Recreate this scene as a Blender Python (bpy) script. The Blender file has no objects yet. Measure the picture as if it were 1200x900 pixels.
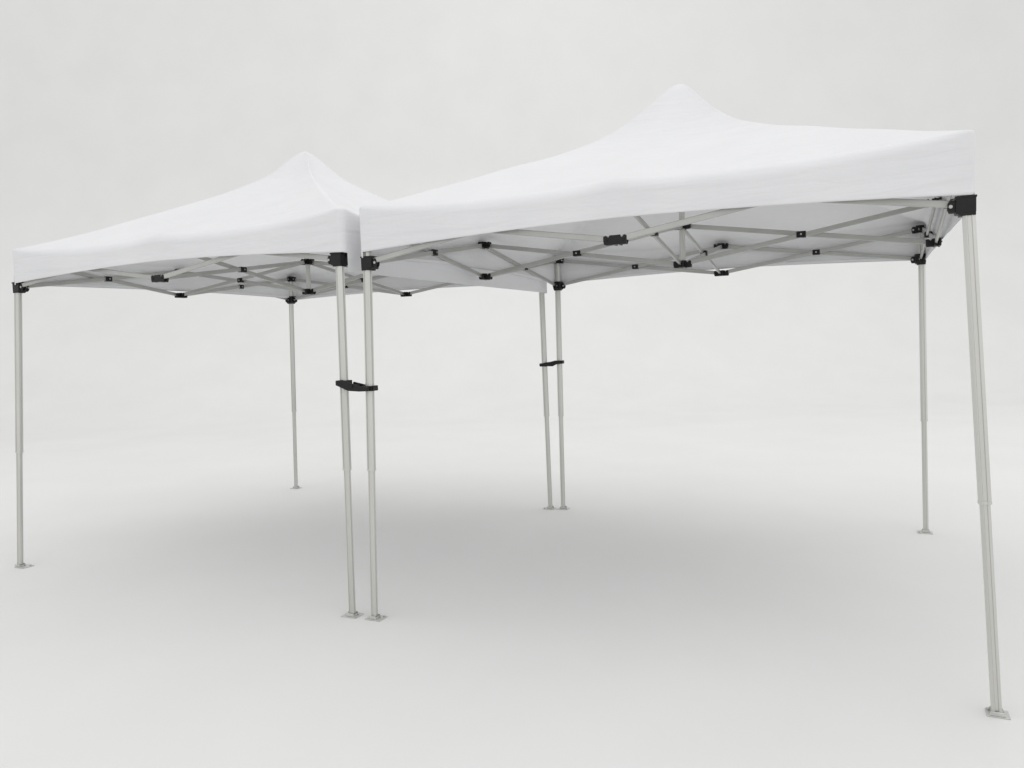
import bpy, bmesh, math, random
from mathutils import Vector, Matrix, noise
random.seed(4)
S = bpy.context.scene
COL = S.collection
PI = math.pi

# ------------------------------------------------------------------ materials
def new_mat(name):
    m = bpy.data.materials.new(name); m.use_nodes = True
    nt = m.node_tree; nt.nodes.clear()
    out = nt.nodes.new('ShaderNodeOutputMaterial')
    return m, nt, out

def noise_mix(nt, scale, ca, cb, detail=4, coord='Object', stretch=None):
    tc = nt.nodes.new('ShaderNodeTexCoord')
    n = nt.nodes.new('ShaderNodeTexNoise'); n.inputs['Scale'].default_value = scale
    n.inputs['Detail'].default_value = detail
    src = tc.outputs[coord]
    if stretch:
        mp = nt.nodes.new('ShaderNodeMapping'); mp.inputs['Scale'].default_value = stretch
        nt.links.new(src, mp.inputs['Vector']); src = mp.outputs['Vector']
    nt.links.new(src, n.inputs['Vector'])
    r = nt.nodes.new('ShaderNodeValToRGB')
    r.color_ramp.elements[0].position = .3; r.color_ramp.elements[1].position = .7
    r.color_ramp.elements[0].color = (*ca, 1); r.color_ramp.elements[1].color = (*cb, 1)
    nt.links.new(n.outputs['Fac'], r.inputs['Fac'])
    return r.outputs['Color'], n.outputs['Fac'], src

def fabric_mat():
    m, nt, out = new_mat('white_polyester')
    col, fac, src = noise_mix(nt, 3.0, (.732, .733, .748), (.758, .759, .772))
    d = nt.nodes.new('ShaderNodeBsdfPrincipled')
    d.inputs['Roughness'].default_value = .62
    d.inputs['Specular IOR Level'].default_value = .25
    nt.links.new(col, d.inputs['Base Color'])
    t = nt.nodes.new('ShaderNodeBsdfTranslucent'); t.inputs['Color'].default_value = (.74, .74, .74, 1)
    mx = nt.nodes.new('ShaderNodeMixShader'); mx.inputs['Fac'].default_value = TRANSLUCENT
    # weave + soft crumple
    wv = nt.nodes.new('ShaderNodeTexNoise'); wv.inputs['Scale'].default_value = 350; wv.inputs['Detail'].default_value = 1
    nt.links.new(src, wv.inputs['Vector'])
    b1 = nt.nodes.new('ShaderNodeBump'); b1.inputs['Strength'].default_value = .06; b1.inputs['Distance'].default_value = .002
    nt.links.new(wv.outputs['Fac'], b1.inputs['Height'])
    cr = nt.nodes.new('ShaderNodeTexNoise'); cr.inputs['Scale'].default_value = 4.5; cr.inputs['Detail'].default_value = 3
    cr.inputs['Distortion'].default_value = .6
    nt.links.new(src, cr.inputs['Vector'])
    b2 = nt.nodes.new('ShaderNodeBump'); b2.inputs['Strength'].default_value = .10; b2.inputs['Distance'].default_value = .03
    nt.links.new(cr.outputs['Fac'], b2.inputs['Height']); nt.links.new(b1.outputs['Normal'], b2.inputs['Normal'])
    mp = nt.nodes.new('ShaderNodeMapping'); mp.inputs['Scale'].default_value = (1.1, 1.1, 9.0); mp.inputs['Rotation'].default_value = (.12, .16, .3)
    nt.links.new(src, mp.inputs['Vector'])
    fo = nt.nodes.new('ShaderNodeTexNoise'); fo.inputs['Scale'].default_value = 1.6; fo.inputs['Detail'].default_value = 4; fo.inputs['Distortion'].default_value = .5
    nt.links.new(mp.outputs['Vector'], fo.inputs['Vector'])
    b3 = nt.nodes.new('ShaderNodeBump'); b3.inputs['Strength'].default_value = .22; b3.inputs['Distance'].default_value = .05
    nt.links.new(fo.outputs['Fac'], b3.inputs['Height']); nt.links.new(b2.outputs['Normal'], b3.inputs['Normal'])
    nt.links.new(b3.outputs['Normal'], d.inputs['Normal']); nt.links.new(b3.outputs['Normal'], t.inputs['Normal'])
    nt.links.new(d.outputs[0], mx.inputs[1]); nt.links.new(t.outputs[0], mx.inputs[2])
    nt.links.new(mx.outputs[0], out.inputs['Surface'])
    return m

def simple_mat(name, ca, cb, rough, metal=0.0, scale=30, spec=.5, stretch=None, bump=0):
    m, nt, out = new_mat(name)
    col, fac, src = noise_mix(nt, scale, ca, cb, stretch=stretch)
    p = nt.nodes.new('ShaderNodeBsdfPrincipled')
    p.inputs['Roughness'].default_value = rough; p.inputs['Metallic'].default_value = metal
    p.inputs['Specular IOR Level'].default_value = spec
    nt.links.new(col, p.inputs['Base Color'])
    if bump:
        b = nt.nodes.new('ShaderNodeBump'); b.inputs['Strength'].default_value = bump; b.inputs['Distance'].default_value = .001
        nt.links.new(fac, b.inputs['Height']); nt.links.new(b.outputs['Normal'], p.inputs['Normal'])
    nt.links.new(p.outputs[0], out.inputs['Surface'])
    return m

TRANSLUCENT = .028
FABRIC = fabric_mat()
ALU = simple_mat('anodised_aluminium', (.59, .59, .56), (.65, .65, .62), .32, .6, 18, stretch=(1, 1, .05))
BAR = simple_mat('shaded_aluminium', (.41, .41, .39), (.47, .47, .45), .40, .45, 18, stretch=(.3, .3, .3))  # aluminium darkened for the bars: shade under the roof put into the colour
STEEL = simple_mat('galvanised_steel', (.56, .56, .545), (.66, .66, .64), .42, .6, 60, bump=.1)
BLACK = simple_mat('black_nylon', (.008, .008, .008), (.013, .0125, .012), .5, 0, 40, .3, bump=.1)
BOLT = simple_mat('zinc_bolt', (.42, .42, .41), (.5, .5, .49), .35, .8, 80)
PAPER = simple_mat('white_seamless_paper', (.748, .748, .742), (.772, .772, .766), .9, 0, .8, .1)

# ------------------------------------------------------------------ mesh helpers
def link(name, bm, mats, parent=None, smooth=False, autosmooth=None):
    bmesh.ops.recalc_face_normals(bm, faces=bm.faces) if smooth != 'keep' else None
    me = bpy.data.meshes.new(name); bm.to_mesh(me); bm.free()
    for m in (mats if isinstance(mats, (list, tuple)) else [mats]): me.materials.append(m)
    if smooth:
        for f in me.polygons: f.use_smooth = True
    o = bpy.data.objects.new(name, me); COL.objects.link(o)
    if parent: o.parent = parent
    return o

def add_box(bm, size, M=Matrix(), bevel=0.0, mat=0):
    r = bmesh.ops.create_cube(bm, size=1, matrix=M @ Matrix.Diagonal((*size, 1)))
    vs = r['verts']; fs = list({f for v in vs for f in v.link_faces})
    for f in fs: f.material_index = mat
    if bevel:
        es = list({e for v in vs for e in v.link_edges})
        rb = bmesh.ops.bevel(bm, geom=es, offset=bevel, segments=2, affect='EDGES', profile=.6)
        for f in rb['faces']: f.material_index = mat

def add_cyl(bm, r, h, M=Matrix(), seg=14, mat=0):
    q = bmesh.ops.create_cone(bm, cap_ends=True, segments=seg, radius1=r, radius2=r, depth=h, matrix=M)
    for f in {f for v in q['verts'] for f in v.link_faces}: f.material_index = mat

def add_prism(bm, pts, th, M=Matrix(), mat=0, bevel=0.0):
    """polygon in local XZ, thickness along local Y"""
    a = [bm.verts.new(M @ Vector((x, -th/2, z))) for x, z in pts]
    b = [bm.verts.new(M @ Vector((x, th/2, z))) for x, z in pts]
    fs = [bm.faces.new(a), bm.faces.new(b[::-1])]
    n = len(pts)
    for i in range(n): fs.append(bm.faces.new((a[i], b[i], b[(i+1) % n], a[(i+1) % n])))
    for f in fs: f.material_index = mat
    if bevel:
        es = list({e for f in fs for e in f.edges})
        rb = bmesh.ops.bevel(bm, geom=es, offset=bevel, segments=1, affect='EDGES')
        for f in rb['faces']: f.material_index = mat

def frame_of(a, b, up=Vector((0, 0, 1))):
    """matrix whose X runs a->b, Z as near up as possible, origin at a"""
    x = (b-a).normalized(); y = up.cross(x)
    if y.length < 1e-4: y = Vector((0, 1, 0))
    y.normalize(); z = x.cross(y)
    return Matrix((x.to_4d(), y.to_4d(), z.to_4d(), (0, 0, 0, 1))).transposed().to_3x3().to_4x4() if False else \
        Matrix.Translation(a) @ Matrix((x, y, z)).transposed().to_4x4()

def sweep(bm, profile, a, b, cap=True, mat=0, xdir=Vector((1, 0, 0))):
    """closed 2-D profile swept straight from a to b; profile x along xdir"""
    z = (b-a).normalized(); x = (xdir - z*xdir.dot(z)).normalized(); y = z.cross(x)
    A = [bm.verts.new(a + x*p[0] + y*p[1]) for p in profile]
    B = [bm.verts.new(b + x*p[0] + y*p[1]) for p in profile]
    n = len(profile)
    fs = [bm.faces.new((A[i], A[(i+1) % n], B[(i+1) % n], B[i])) for i in range(n)]
    if cap: fs += [bm.faces.new(A[::-1]), bm.faces.new(B)]
    for f in fs: f.material_index = mat

def leg_profile(w, groove):
    """extruded leg section: square with chamfered corners and a shallow slot in each face"""
    h = w/2; c = w*.26; g = w*.15; pts = []
    for k in range(4):
        R = Matrix.Rotation(k*PI/2, 2)
        for p in ((h, -h+c), (h, -g*1.35), (h-groove, -g), (h-groove, g), (h, g*1.35), (h, h-c)):
            pts.append(R @ Vector(p))
    return pts

def rod_profile(w, h):
    c = min(w, h)*.22; a, b = w/2, h/2
    return [Vector(p) for p in ((a, -b+c), (a, b-c), (a-c, b), (-a+c, b), (-a, b-c), (-a, -b+c), (-a+c, -b), (a-c, -b))]

def bar_bm(a, b, w=.014, h=.030, trim=.025):
    bm = bmesh.new(); d = (b-a).normalized()
    a = a + d*trim; b = b - d*trim
    side = Vector((0, 0, 1)).cross(d).normalized()
    sweep(bm, rod_profile(w, h), a, b, xdir=side)
    return bm

# ------------------------------------------------------------------ bracket shapes
def ear(bm, d, base, length, w=.034, h=.050, z=0.0, bolt=True, hook=True):
    """a forked lug pointing along direction d (unit, horizontal), with a bolt through it"""
    y = Vector((0, 0, 1)).cross(d)
    M = Matrix((d, y, Vector((0, 0, 1)))).transposed().to_4x4()
    l = length
    if hook:
        pts = [(0, -h/2), (l, -h/2), (l+.004, -h*.15), (l+.004, h*.38), (l-.010, h*.5), (l-.018, h*.22), (l*.45, h*.22), (l*.35, h*.5), (0, h*.5)]
    else:
        pts = [(0, -h/2), (l*.8, -h/2), (l, -h*.2), (l, h*.25), (l*.8, h/2), (0, h/2)]
    Mo = Matrix.Translation(Vector((0, 0, z)) + d*base) @ M
    for s in (-1, 1):
        add_prism(bm, pts, w*.30, Mo @ Matrix.Translation((0, s*w*.35, 0)), bevel=.0015)
    add_prism(bm, [(0, -h*.45), (l*.5, -h*.45), (l*.5, h*.2), (0, h*.45)], w*.45, Mo)
    if bolt:
        for s in (-1, 1):
            add_cyl(bm, .005 if hook else .0075, .006, Mo @ Matrix.Translation((l*.68, s*(w*.5+.002), 0)) @ Matrix.Rotation(PI/2, 4, 'X'), 10, 0 if hook else 1)

def leg_bracket_bm(dirs, upper=False):
    bm = bmesh.new()
    hh = .056 if upper else .074
    bw = .058 if upper else .074
    c = (dirs[0]+dirs[1])*.010                      # body sits inward, its outer faces nearly flush with the leg
    add_box(bm, (bw, bw, hh), Matrix.Translation(c), bevel=.007)
    if not upper:
        add_box(bm, (bw+.004, bw+.004, .009), Matrix.Translation(c + Vector((0, 0, hh/2-.006))), bevel=.002)
        add_box(bm, (.060, .060, .010), Matrix.Translation(Vector((0, 0, -hh/2-.003)) + c*.4), bevel=.003)
    for d in dirs: ear(bm, d, bw/2+.004, .034, h=.050, z=-.004, hook=False)
    return bm

def joint_bm(dirs):
    bm = bmesh.new()
    add_box(bm, (.036, .036, .046), bevel=.004)
    for d in dirs: ear(bm, d, .012, .044, w=.036, h=.046)
    return bm

def clip_bm(M):
    bm = bmesh.new()
    add_box(bm, (.056, .044, .040), M, bevel=.005)
    add_box(bm, (.030, .050, .028), M, bevel=.004)
    for s in (-1, 1):
        add_cyl(bm, .006, .005, M @ Matrix.Translation((0, s*.0265, 0)) @ Matrix.Rotation(PI/2, 4, 'X'), 10, 1)
    return bm

def put(o, loc): o.location = loc; return o

# ------------------------------------------------------------------ fabric roof
def interp(tab, s):
    for (a, za), (b, zb) in zip(tab, tab[1:]):
        if s <= b:
            t = (s-a)/(b-a); return za + (zb-za)*t
    return tab[-1][1]

def smooth_profile(tab, n=64):
    v = [interp(tab, i/n) for i in range(n+1)]
    for _ in range(2):
        w = v[:]
        for i in range(1, n): w[i] = .25*v[i-1]+.5*v[i]+.25*v[i+1]
        w[0] = .72*v[0]+.28*v[1]
        v = w
    return lambda s: (lambda x: v[min(n, int(x))]*(1-(x-int(x))) + v[min(n, int(x)+1)]*(x-int(x)))(max(0, min(1, s))*n)

NSEG = 56                                       # segments along one side
def side_pts():
    us = []
    for i in range(NSEG+1):
        x = -1+2*i/NSEG
        us.append(math.copysign(1-(1-abs(x))**1.35, x))
    return us

def perimeter(x0, x1, y0, y1, r):
    """rounded rectangle walked counter-clockwise: (point, outward normal, side, u)"""
    out = []
    c = Vector(((x0+x1)/2, (y0+y1)/2)); hx, hy = (x1-x0)/2, (y1-y0)/2
    sides = [(Vector((1, 0)), Vector((0, -1)), hx, hy), (Vector((0, 1)), Vector((1, 0)), hy, hx),
             (Vector((-1, 0)), Vector((0, 1)), hx, hy), (Vector((0, -1)), Vector((-1, 0)), hy, hx)]
    for k, (t, n, ht, hn) in enumerate(sides):
        for u in side_pts():
            out.append((c + n*hn + t*u*(ht-r), n, k, u))
        tn = t                                   # corner arc to the next side
        cc = c + n*(hn-r) + t*(ht-r)
        for j in range(1, 5):
            a = j/5*PI/2
            nn = n*math.cos(a) + tn*math.sin(a)
            out.append((cc + nn*r, nn, k, 1.0))
    return out, c

def eave_z(prm, k, u):
    """height of the eave along side k: held up by the corners and by the middle joint, slack between"""
    a = abs(u)
    mid = prm['eave_mid'][k]; q = prm['eave_sag'][k]; cz = prm['eave_corner']
    base = mid + (cz-mid)*a
    return base - q*(4*a*(1-a))**.9 + .012*math.exp(-(u/.13)**2)

def hem_z(prm, k, u):
    a = abs(u); c, m = prm['hem'][k]
    return c + (m-c)*(1-a**1.7)

def make_roof(prm, root):
    x0, x1, y0, y1 = prm['rect']; ER = .065; CR = prm.get('corner_r', .03)
    per, c = perimeter(x0, x1, y0, y1, CR)
    inn, _ = perimeter(x0+ER, x1-ER, y0+ER, y1-ER, .035)
    soft = [.26 + .74*(1-abs(q[3])**5) for q in per]            # eave is crisp at the corners, round between them
    INN = [per[i][0] + (inn[i][0]-per[i][0])*soft[i] for i in range(len(per))]
    prof = smooth_profile(prm['hip'])
    zc = prm['hip'][-1][1]
    n = len(per); rings = []
    bm = bmesh.new()
    NS = 46
    top = bm.verts.new((c.x, c.y, prof(0)))
    # the sheet from the peak to the start of the rounded eave
    for j in range(1, NS+1):
        s = (j/NS)**1.15
        ring = []
        for i, (P, N, k, u) in enumerate(per):
            Q = INN[i]
            p = c + (Q-c)*s
            w = s*s
            ez = eave_z(prm, k, u) - zc
            z = prof(s) + ez*s**2.2 - .045*4*s*(1-s)*(1-abs(u)**2)
            z += .004*noise.noise(Vector((p.x*1.7, p.y*1.7, prm['seed']))) * min(1, 4*(1-s)+.3)
            ring.append(bm.verts.new((p.x, p.y, z)))
        rings.append(ring)
    # the rounded eave
    DROP = .075
    for j in range(1, 15):
        a = (j/14)*PI/2
        ring = []
        for i, (P, N, k, u) in enumerate(per):
            p = P + (INN[i]-P)*(1-math.sin(a))
            z = eave_z(prm, k, u) - DROP*.9*soft[i]*(1-math.cos(a))
            ring.append(bm.verts.new((p.x, p.y, z)))
        rings.append(ring)
    rings.append([bm.verts.new((P.x, P.y, eave_z(prm, k, u) - DROP)) for P, N, k, u in per])
    for i in range(n): bm.faces.new((top, rings[0][i], rings[0][(i+1) % n]))
    for A, B in zip(rings, rings[1:]):
        for i in range(n): bm.faces.new((A[i], B[i], B[(i+1) % n], A[(i+1) % n]))
    roof = link('roof_cover', bm, FABRIC, root, smooth=True)
    # four valance flaps, sewn on below the eave
    for k in range(4):
        idx = [i for i in range(n) if per[i][2] == k]
        idx.append((idx[-1]+1) % n)                # share the corner with the next flap
        bm = bmesh.new(); rows = []
        NV = 16
        for j in range(NV+1):
            t = j/NV; row = []
            for i in idx:
                P, N, kk, u = per[i]
                uu = u if kk == k else 1.0
                z0 = eave_z(prm, kk, u) - DROP
                z1 = hem_z(prm, k, uu)
                z = z0 + (z1-z0)*t
                a = abs(uu)
                tuck = .006*t*t*(1-a**4)
                wob = (noise.noise(Vector((P.x*1.3+prm['seed'], P.y*1.3, z*2.2+k*3)))*.011 +
                       noise.noise(Vector((P.x*4+z*5+prm['seed'], P.y*4, z*3.0+k*3)))*.004)*t*t*(1-a**6)
                p = P - N*(tuck+wob-.007*t*(1-a**6))
                row.append(bm.verts.new((p.x, p.y, z)))
            rows.append(row)
        # stitched hem: the last 25 mm folded back up on the inside
        inner = []
        for dz, off in ((-.001, .002), (.024, .003)):
            row = []
            for q, i in enumerate(idx):
                P, N, kk, u = per[i]; v = rows[-1][q].co
                row.append(bm.verts.new((v.x-N.x*off, v.y-N.y*off, v.z+dz)))
            inner.append(row)
        rows += inner
        for A, B in zip(rows, rows[1:]):
            for q in range(len(idx)-1): bm.faces.new((A[q], B[q], B[q+1], A[q+1]))
        link('valance', bm, FABRIC, roof, smooth='keep')
    return roof

# ------------------------------------------------------------------ one canopy
def make_canopy(prm):
    ox, oy = prm['origin']; W = prm['W']; D = prm['D']
    root = bpy.data.objects.new('pop_up_canopy', None); COL.objects.link(root)
    root.empty_display_size = .3
    root['label'] = prm['label']; root['category'] = 'canopy tent'; root['group'] = 'white pop-up canopies set side by side'
    cx, cy = ox+W/2, oy+D/2
    root.location = (cx, cy, 0)
    off = Vector((cx, cy, 0))
    L = lambda x, y, z: Vector((ox+x*W, oy+y*D, z)) - off
    low, upp = prm['low'], prm['upp']
    # --- legs
    OUT = leg_profile(.047, .0055); INN = leg_profile(.038, .004)
    for (u, v) in ((0, 0), (1, 0), (0, 1), (1, 1)):
        T = L(u, v, upp[(u, v)]) + Vector((prm['shift'].get((u, v), 0), 0, 0)); fx, fy = prm['feet'][(u, v)]
        B = Vector((fx, fy, 0)) - off
        d = (T-B).normalized()
        at = lambda z, B=B, d=d: B + d*(z/d.z)
        J = at(.885); sx = 1 if u == 0 else -1; sy = 1 if v == 0 else -1
        bm = bmesh.new()
        sweep(bm, OUT, J, at(T.z+.012))
        sweep(bm, leg_profile(.0495, .003), J - d*.003, J + d*.010)       # end collar
        leg = link('leg', bm, ALU, root)
        bm = bmesh.new(); sweep(bm, INN, at(.02), J + d*.05)
        for hz in (.30, .42, .54):                                        # lock holes in the face
            pass
        link('lower_tube', bm, ALU, leg)
        bm = bmesh.new()
        tilt = Matrix.Translation(B)
        po = prm['plate'].get((u, v), .006)
        ps = prm['plate_size'].get((u, v), (.106, .088))
        add_box(bm, (ps[0], ps[1], .005), tilt @ Matrix.Translation((sx*po, sy*.008, .003)), bevel=.002)
        for e in (-1, 1):                                                 # bent-up cheeks holding the tube
            add_prism(bm, [(-.030, 0), (.030, 0), (.024, .017), (-.024, .017)], .004, tilt @ Matrix.Translation((0, e*.0235, .006)), bevel=.001)
        add_box(bm, (.044, .042, .010), tilt @ Matrix.Translation((0, 0, .010)), bevel=.002)
        add_cyl(bm, .007, .008, tilt @ Matrix.Translation((sx*(po+ps[0]*.38), sy*ps[1]*.36, .009)), 12, 1)
        link('foot_plate', bm, [STEEL, BOLT], leg)
        dirs = [Vector((sx, 0, 0)), Vector((0, sy, 0))]
        b = link('slider_bracket', leg_bracket_bm(dirs), [BLACK, BOLT], leg); b.location = at(low[(u, v)])
        b = link('corner_bracket', leg_bracket_bm(dirs, True), [BLACK, BOLT], leg); b.location = at(upp[(u, v)])
        prm.setdefault('axis', {})[(u, v)] = at
    ax = prm['axis']
    P = lambda key, which: (ax[key](which[key]) if key in ax else L(key[0], key[1], which[key]))
    # --- scissor trusses: four sides of two crosses each, four arms to the middle
    runs = []
    for a, m, b in (((0, 0), (.5, 0), (1, 0)), ((1, 0), (1, .5), (1, 1)), ((1, 1), (.5, 1), (0, 1)), ((0, 1), (0, .5), (0, 0))):
        runs += [(a, m), (b, m)]
    for m in ((.5, 0), (1, .5), (.5, 1), (0, .5)): runs.append((m, (.5, .5)))
    for a, b in runs:
        pts = [P(a, upp), P(b, low), P(a, low), P(b, upp)]
        h = (pts[1]-pts[0]); h.z = 0; h.normalize()
        side = Vector((-h.y, h.x, 0))*.0085
        bar1 = bar_bm(pts[0]+side, pts[1]+side); bar2 = bar_bm(pts[2]-side, pts[3]-side)
        link('truss_bar', bar1, BAR, root); link('truss_bar', bar2, BAR, root)
        mid = (pts[0]+pts[1]+pts[2]+pts[3])/4
        M = frame_of(mid, mid+h)
        link('scissor_clip', clip_bm(M), [BLACK, BOLT], root)
    X, Y = Vector((1, 0, 0)), Vector((0, 1, 0))
    for key, dirs in (((.5, 0), (X, -X, Y)), ((1, .5), (Y, -Y, -X)), ((.5, 1), (X, -X, -Y)), ((0, .5), (Y, -Y, X))):
        for which in (low, upp):
            put(link('truss_joint', joint_bm(dirs), [BLACK, BOLT], root), P(key, which))
    for which in (low, upp):
        put(link('centre_hub', joint_bm((X, -X, Y, -Y)), [BLACK, BOLT], root), P((.5, .5), which))
    # --- centre mast with its cap under the peak
    bm = bmesh.new()
    c0 = P((.5, .5), low); peak = prm['hip'][0][1]
    sweep(bm, leg_profile(.036, .002), c0 + Vector((0, 0, -.02)), c0 + Vector((0, 0, .42)))
    sweep(bm, leg_profile(.028, .0015), c0 + Vector((0, 0, .40)), Vector((c0.x, c0.y, peak-.07)))
    mast = link('centre_mast', bm, ALU, root)
    bm = bmesh.new()
    bmesh.ops.create_uvsphere(bm, u_segments=20, v_segments=10, radius=.05, matrix=Matrix.Translation((c0.x, c0.y, peak-.085)) @ Matrix.Diagonal((1, 1, .6, 1)))
    link('mast_cap', bm, BLACK, mast, smooth=True)
    q = dict(prm); x0, x1, y0, y1 = prm['rect']; q['rect'] = (x0-cx, x1-cx, y0-cy, y1-cy)
    make_roof(q, root)
    return root

HIP_R = [(0, 3.284), (.03, 3.262), (.109, 3.122), (.17, 3.022), (.226, 2.945), (.283, 2.880), (.34, 2.832), (.45, 2.748), (.56, 2.685), (.70, 2.590), (.83, 2.512), (.91, 2.460), (1, 2.415)]
HIP_L = [(0, 3.256), (.03, 3.225), (.079, 3.142), (.143, 3.028), (.236, 2.937), (.328, 2.857), (.475, 2.752), (.618, 2.652), (.756, 2.553), (.89, 2.472), (1, 2.415)]
A4 = lambda a: [a]*4
canopy_right = dict(
    label='white pop-up canopy standing nearest the camera, its front leg the tallest at the right edge',
    origin=(0, 0), W=3.0, D=3.0, seed=1.3, corner_r=.022,
    plate={(1, 0): -.004}, plate_size={(1, 0): (.084, .074)}, shift={(0, 0): .013, (1, 0): -.007}, rect=(-.018, 3.027, -.037, 3.037), hip=HIP_R,
    low={(0, 0): 2.092, (1, 0): 2.115, (0, 1): 2.106, (1, 1): 2.136, (.5, 0): 2.099, (.5, 1): 2.125, (1, .5): 2.112, (0, .5): 2.102, (.5, .5): 2.090},
    upp={(0, 0): 2.335, (1, 0): 2.338, (0, 1): 2.340, (1, 1): 2.362, (.5, 0): 2.340, (.5, 1): 2.352, (1, .5): 2.345, (0, .5): 2.338, (.5, .5): 2.346},
    feet={(0, 0): (-.023, -.042), (1, 0): (3.108, -.051), (0, 1): (-.002, 2.982), (1, 1): (3.033, 3.034)},
    eave_corner=2.415, eave_mid=A4(2.392), eave_sag=A4(.024),
    hem=[(2.152, 2.202), (2.125, 2.130), (2.128, 2.165), (2.120, 2.160)])
canopy_left = dict(
    label='white pop-up canopy standing farther away at the left, partly hidden behind the nearer canopy',
    origin=(-3.155, -.031), W=3.0, D=3.0, seed=7.9, corner_r=.038,
    plate={(0, 0): .034}, plate_size={}, shift={(0, 0): .022, (1, 0): -.009}, rect=(-3.156, -.108, -.070, 3.030), hip=HIP_L,
    low={(0, 0): 2.134, (1, 0): 2.126, (0, 1): 2.136, (1, 1): 2.105, (.5, 0): 2.105, (.5, 1): 2.115, (1, .5): 2.110, (0, .5): 2.128, (.5, .5): 2.080},
    upp={(0, 0): 2.338, (1, 0): 2.335, (0, 1): 2.362, (1, 1): 2.338, (.5, 0): 2.340, (.5, 1): 2.350, (1, .5): 2.340, (0, .5): 2.345, (.5, .5): 2.330},
    feet={(0, 0): (-3.285, -.082), (1, 0): (-.175, -.053), (0, 1): (-3.308, 3.064), (1, 1): (-.119, 2.947)},
    eave_corner=2.415, eave_mid=A4(2.392), eave_sag=A4(.024),
    hem=[(2.160, 2.215), (2.045, 2.045), (2.136, 2.165), (2.148, 2.168)])
TR = make_canopy(canopy_right)
TL = make_canopy(canopy_left)

# ------------------------------------------------------------------ black clamps joining neighbouring legs
def clamp(a, b, label, flip):
    root = bpy.data.objects.new('leg_clamp', None); COL.objects.link(root)
    mid = (a+b)/2; root.location = mid
    root['label'] = label; root['category'] = 'clamp'; root['group'] = 'black clamps joining neighbouring legs'
    a = a-mid; b = b-mid
    for p, s in ((a, -1), (b, 1)):
        bm = bmesh.new()                                   # a jaw wrapped round the leg
        M = Matrix.Translation(p)
        for e in (-1, 1):
            add_box(bm, (.066, .007, .030), M @ Matrix.Translation((0, e*.0315, 0)), bevel=.002)
            add_box(bm, (.007, .066, .030), M @ Matrix.Translation((e*.0315, 0, 0)), bevel=.002)
        add_box(bm, (.012, .030, .024), M @ Matrix.Translation((s*.036, -.012, 0)), bevel=.002)
        link('jaw', bm, BLACK, root)
    bm = bmesh.new()                                       # lozenge-shaped lever across the front
    h = .019
    pts = [(a.x-.030, a.z+h*.8), (a.x+.012, a.z+h), (b.x-.030, b.z+h*.7), (b.x+.030, b.z+h*.55), (b.x+.030, b.z-h*.7), (b.x-.035, b.z-h*.8), (a.x+.055, b.z-h*.6), (a.x-.030, a.z-h*.7)]
    if flip:
        pts = [(a.x-.030, a.z-h*.65), (a.x-.030, a.z+h*.4), (a.x+.02, a.z+h*1.2), (a.x+.075, a.z+h*1.5), (b.x-.02, b.z+h*.9), (b.x+.030, b.z+h*.9), (b.x+.030, b.z-h*.8), (b.x-.01, b.z-h*.8), (b.x-.045, a.z-h*.75)]
    add_prism(bm, pts, .014, Matrix.Translation((0, -.044 + (a.y+b.y)/2, 0)), bevel=.003)
    add_cyl(bm, .009, .020, Matrix.Translation((0, -.046, (a.z+b.z)/2)) @ Matrix.Rotation(PI/2, 4, 'X'), 12)
    link('lever', bm, BLACK, root)
    bm = bmesh.new()
    add_box(bm, (abs(b.x-a.x)*.62, .012, .020), frame_of(Vector((0, .036, 0)), Vector((1, .036, (b.z-a.z)/(b.x-a.x)))), bevel=.002)
    add_box(bm, (.018, .07, .018), Matrix.Translation((0, 0, 0)), bevel=.002)
    link('rear_strap', bm, BLACK, root)
    return root
def leg_at(prm, key, z):
    return prm['axis'][key](z) + Vector((prm['origin'][0]+prm['W']/2, prm['origin'][1]+prm['D']/2, 0))
clamp(leg_at(canopy_left, (1, 0), 1.400), leg_at(canopy_right, (0, 0), 1.366), 'black clamp joining the two front legs where the canopies meet', False)
clamp(leg_at(canopy_left, (1, 1), 1.370), leg_at(canopy_right, (0, 1), 1.392), 'black clamp joining the two rear legs where the canopies meet', True)

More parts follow.
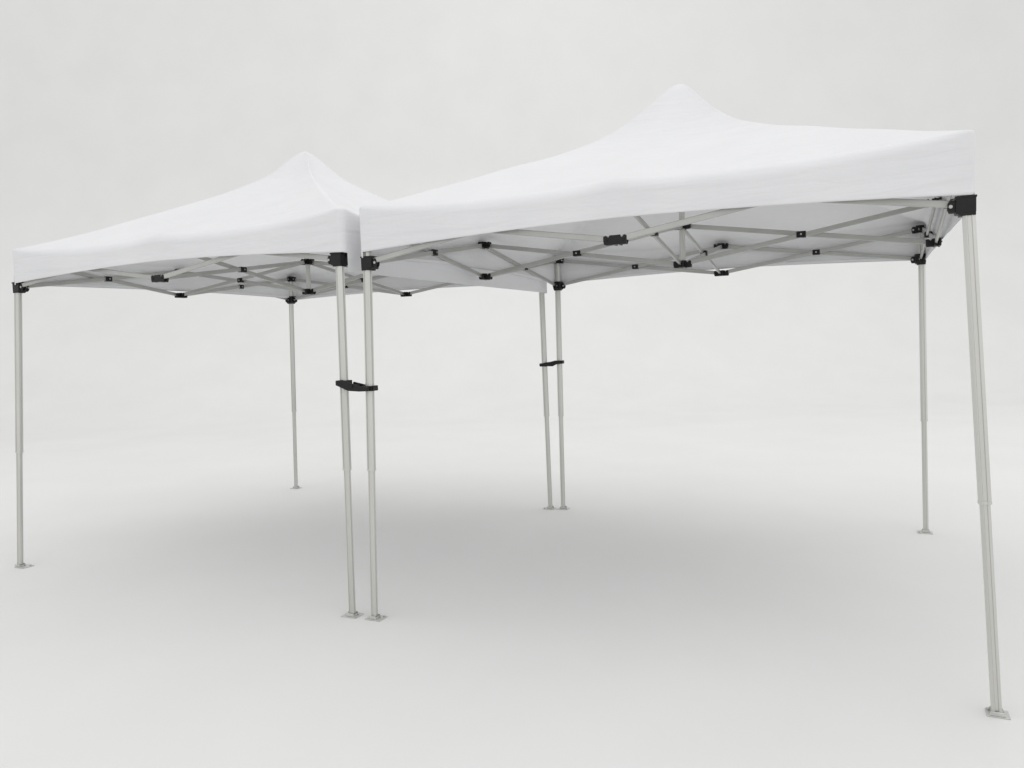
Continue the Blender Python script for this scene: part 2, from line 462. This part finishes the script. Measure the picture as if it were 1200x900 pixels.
# ------------------------------------------------------------------ camera (solved from the vanishing points)
F, PITCH, ROLL, YAW = 891.0, .0599, -.0326, .4397
CAM = Vector((2.632, -3.669, 1.629))
fw = Vector((-math.sin(YAW)*math.cos(PITCH), math.cos(YAW)*math.cos(PITCH), -math.sin(PITCH)))
rt = Vector((math.cos(YAW), math.sin(YAW), 0)); up = rt.cross(fw)
r2 = rt*math.cos(ROLL) + up*math.sin(ROLL); u2 = -rt*math.sin(ROLL) + up*math.cos(ROLL)
cd = bpy.data.cameras.new('camera'); cam = bpy.data.objects.new('camera', cd); COL.objects.link(cam)
cam.matrix_world = Matrix.Translation(CAM) @ Matrix((r2, u2, -fw)).transposed().to_4x4()
cd.sensor_width = 36; cd.lens = F/1200*36; cd.clip_end = 500; cd.clip_start = .05
S.camera = cam

# ------------------------------------------------------------------ seamless paper sweep: floor curving up behind
bm = bmesh.new()
prof = [(-16.0, 0.0)]
D0, RAD, TOPZ = 11.0, 7.0, 24.0
prof += [(-16+i*(D0+16)/20, 0.0) for i in range(1, 21)]
prof += [(D0+RAD*math.sin(a), RAD*(1-math.cos(a))) for a in [i/40*PI/2 for i in range(1, 41)]]
prof += [(D0+RAD, RAD+(TOPZ-RAD)*i/6) for i in range(1, 7)]
back = Vector((-math.sin(YAW), math.cos(YAW), 0)); across = Vector((math.cos(YAW), math.sin(YAW), 0))
org = Vector((0, 0, 0))
rows = [[bm.verts.new(org + back*d + across*(x*3.0) + Vector((0, 0, z))) for x in range(-12, 13)] for d, z in prof]
for A, B in zip(rows, rows[1:]):
    for i in range(len(A)-1): bm.faces.new((A[i], A[i+1], B[i+1], B[i]))
g = link('ground', bm, PAPER, None, smooth='keep'); g['kind'] = 'structure'

# ------------------------------------------------------------------ studio light
w = bpy.data.worlds.new('World'); S.world = w; w.use_nodes = True
bg = w.node_tree.nodes['Background']; bg.inputs['Color'].default_value = (1, 1, 1, 1); bg.inputs['Strength'].default_value = .945
def softbox(name, loc, target, sx, sy, power):
    l = bpy.data.lights.new(name, 'AREA'); l.shape = 'RECTANGLE'; l.size = sx; l.size_y = sy; l.energy = power
    l.color = (1, 1, .99)
    o = bpy.data.objects.new(name, l); COL.objects.link(o); o.location = loc
    o.rotation_euler = (Vector(target)-Vector(loc)).to_track_quat('-Z', 'Y').to_euler()
    return o
softbox('overhead_softbox', (2.6, .8, 12.5), (.3, 1.3, 0), 26, 23, 660)
softbox('added_backdrop_fill', (-1.6, 4.5, 17), (-8, 18, 15), 20, 3, 150)  # added fill lamp, out of view, to brighten the upper backdrop
S.view_settings.view_transform = 'Standard'; S.view_settings.look = 'None'
S.view_settings.exposure = 0; S.view_settings.gamma = 1
S.cycles.max_bounces = 12; S.cycles.diffuse_bounces = 6; S.cycles.transmission_bounces = 6
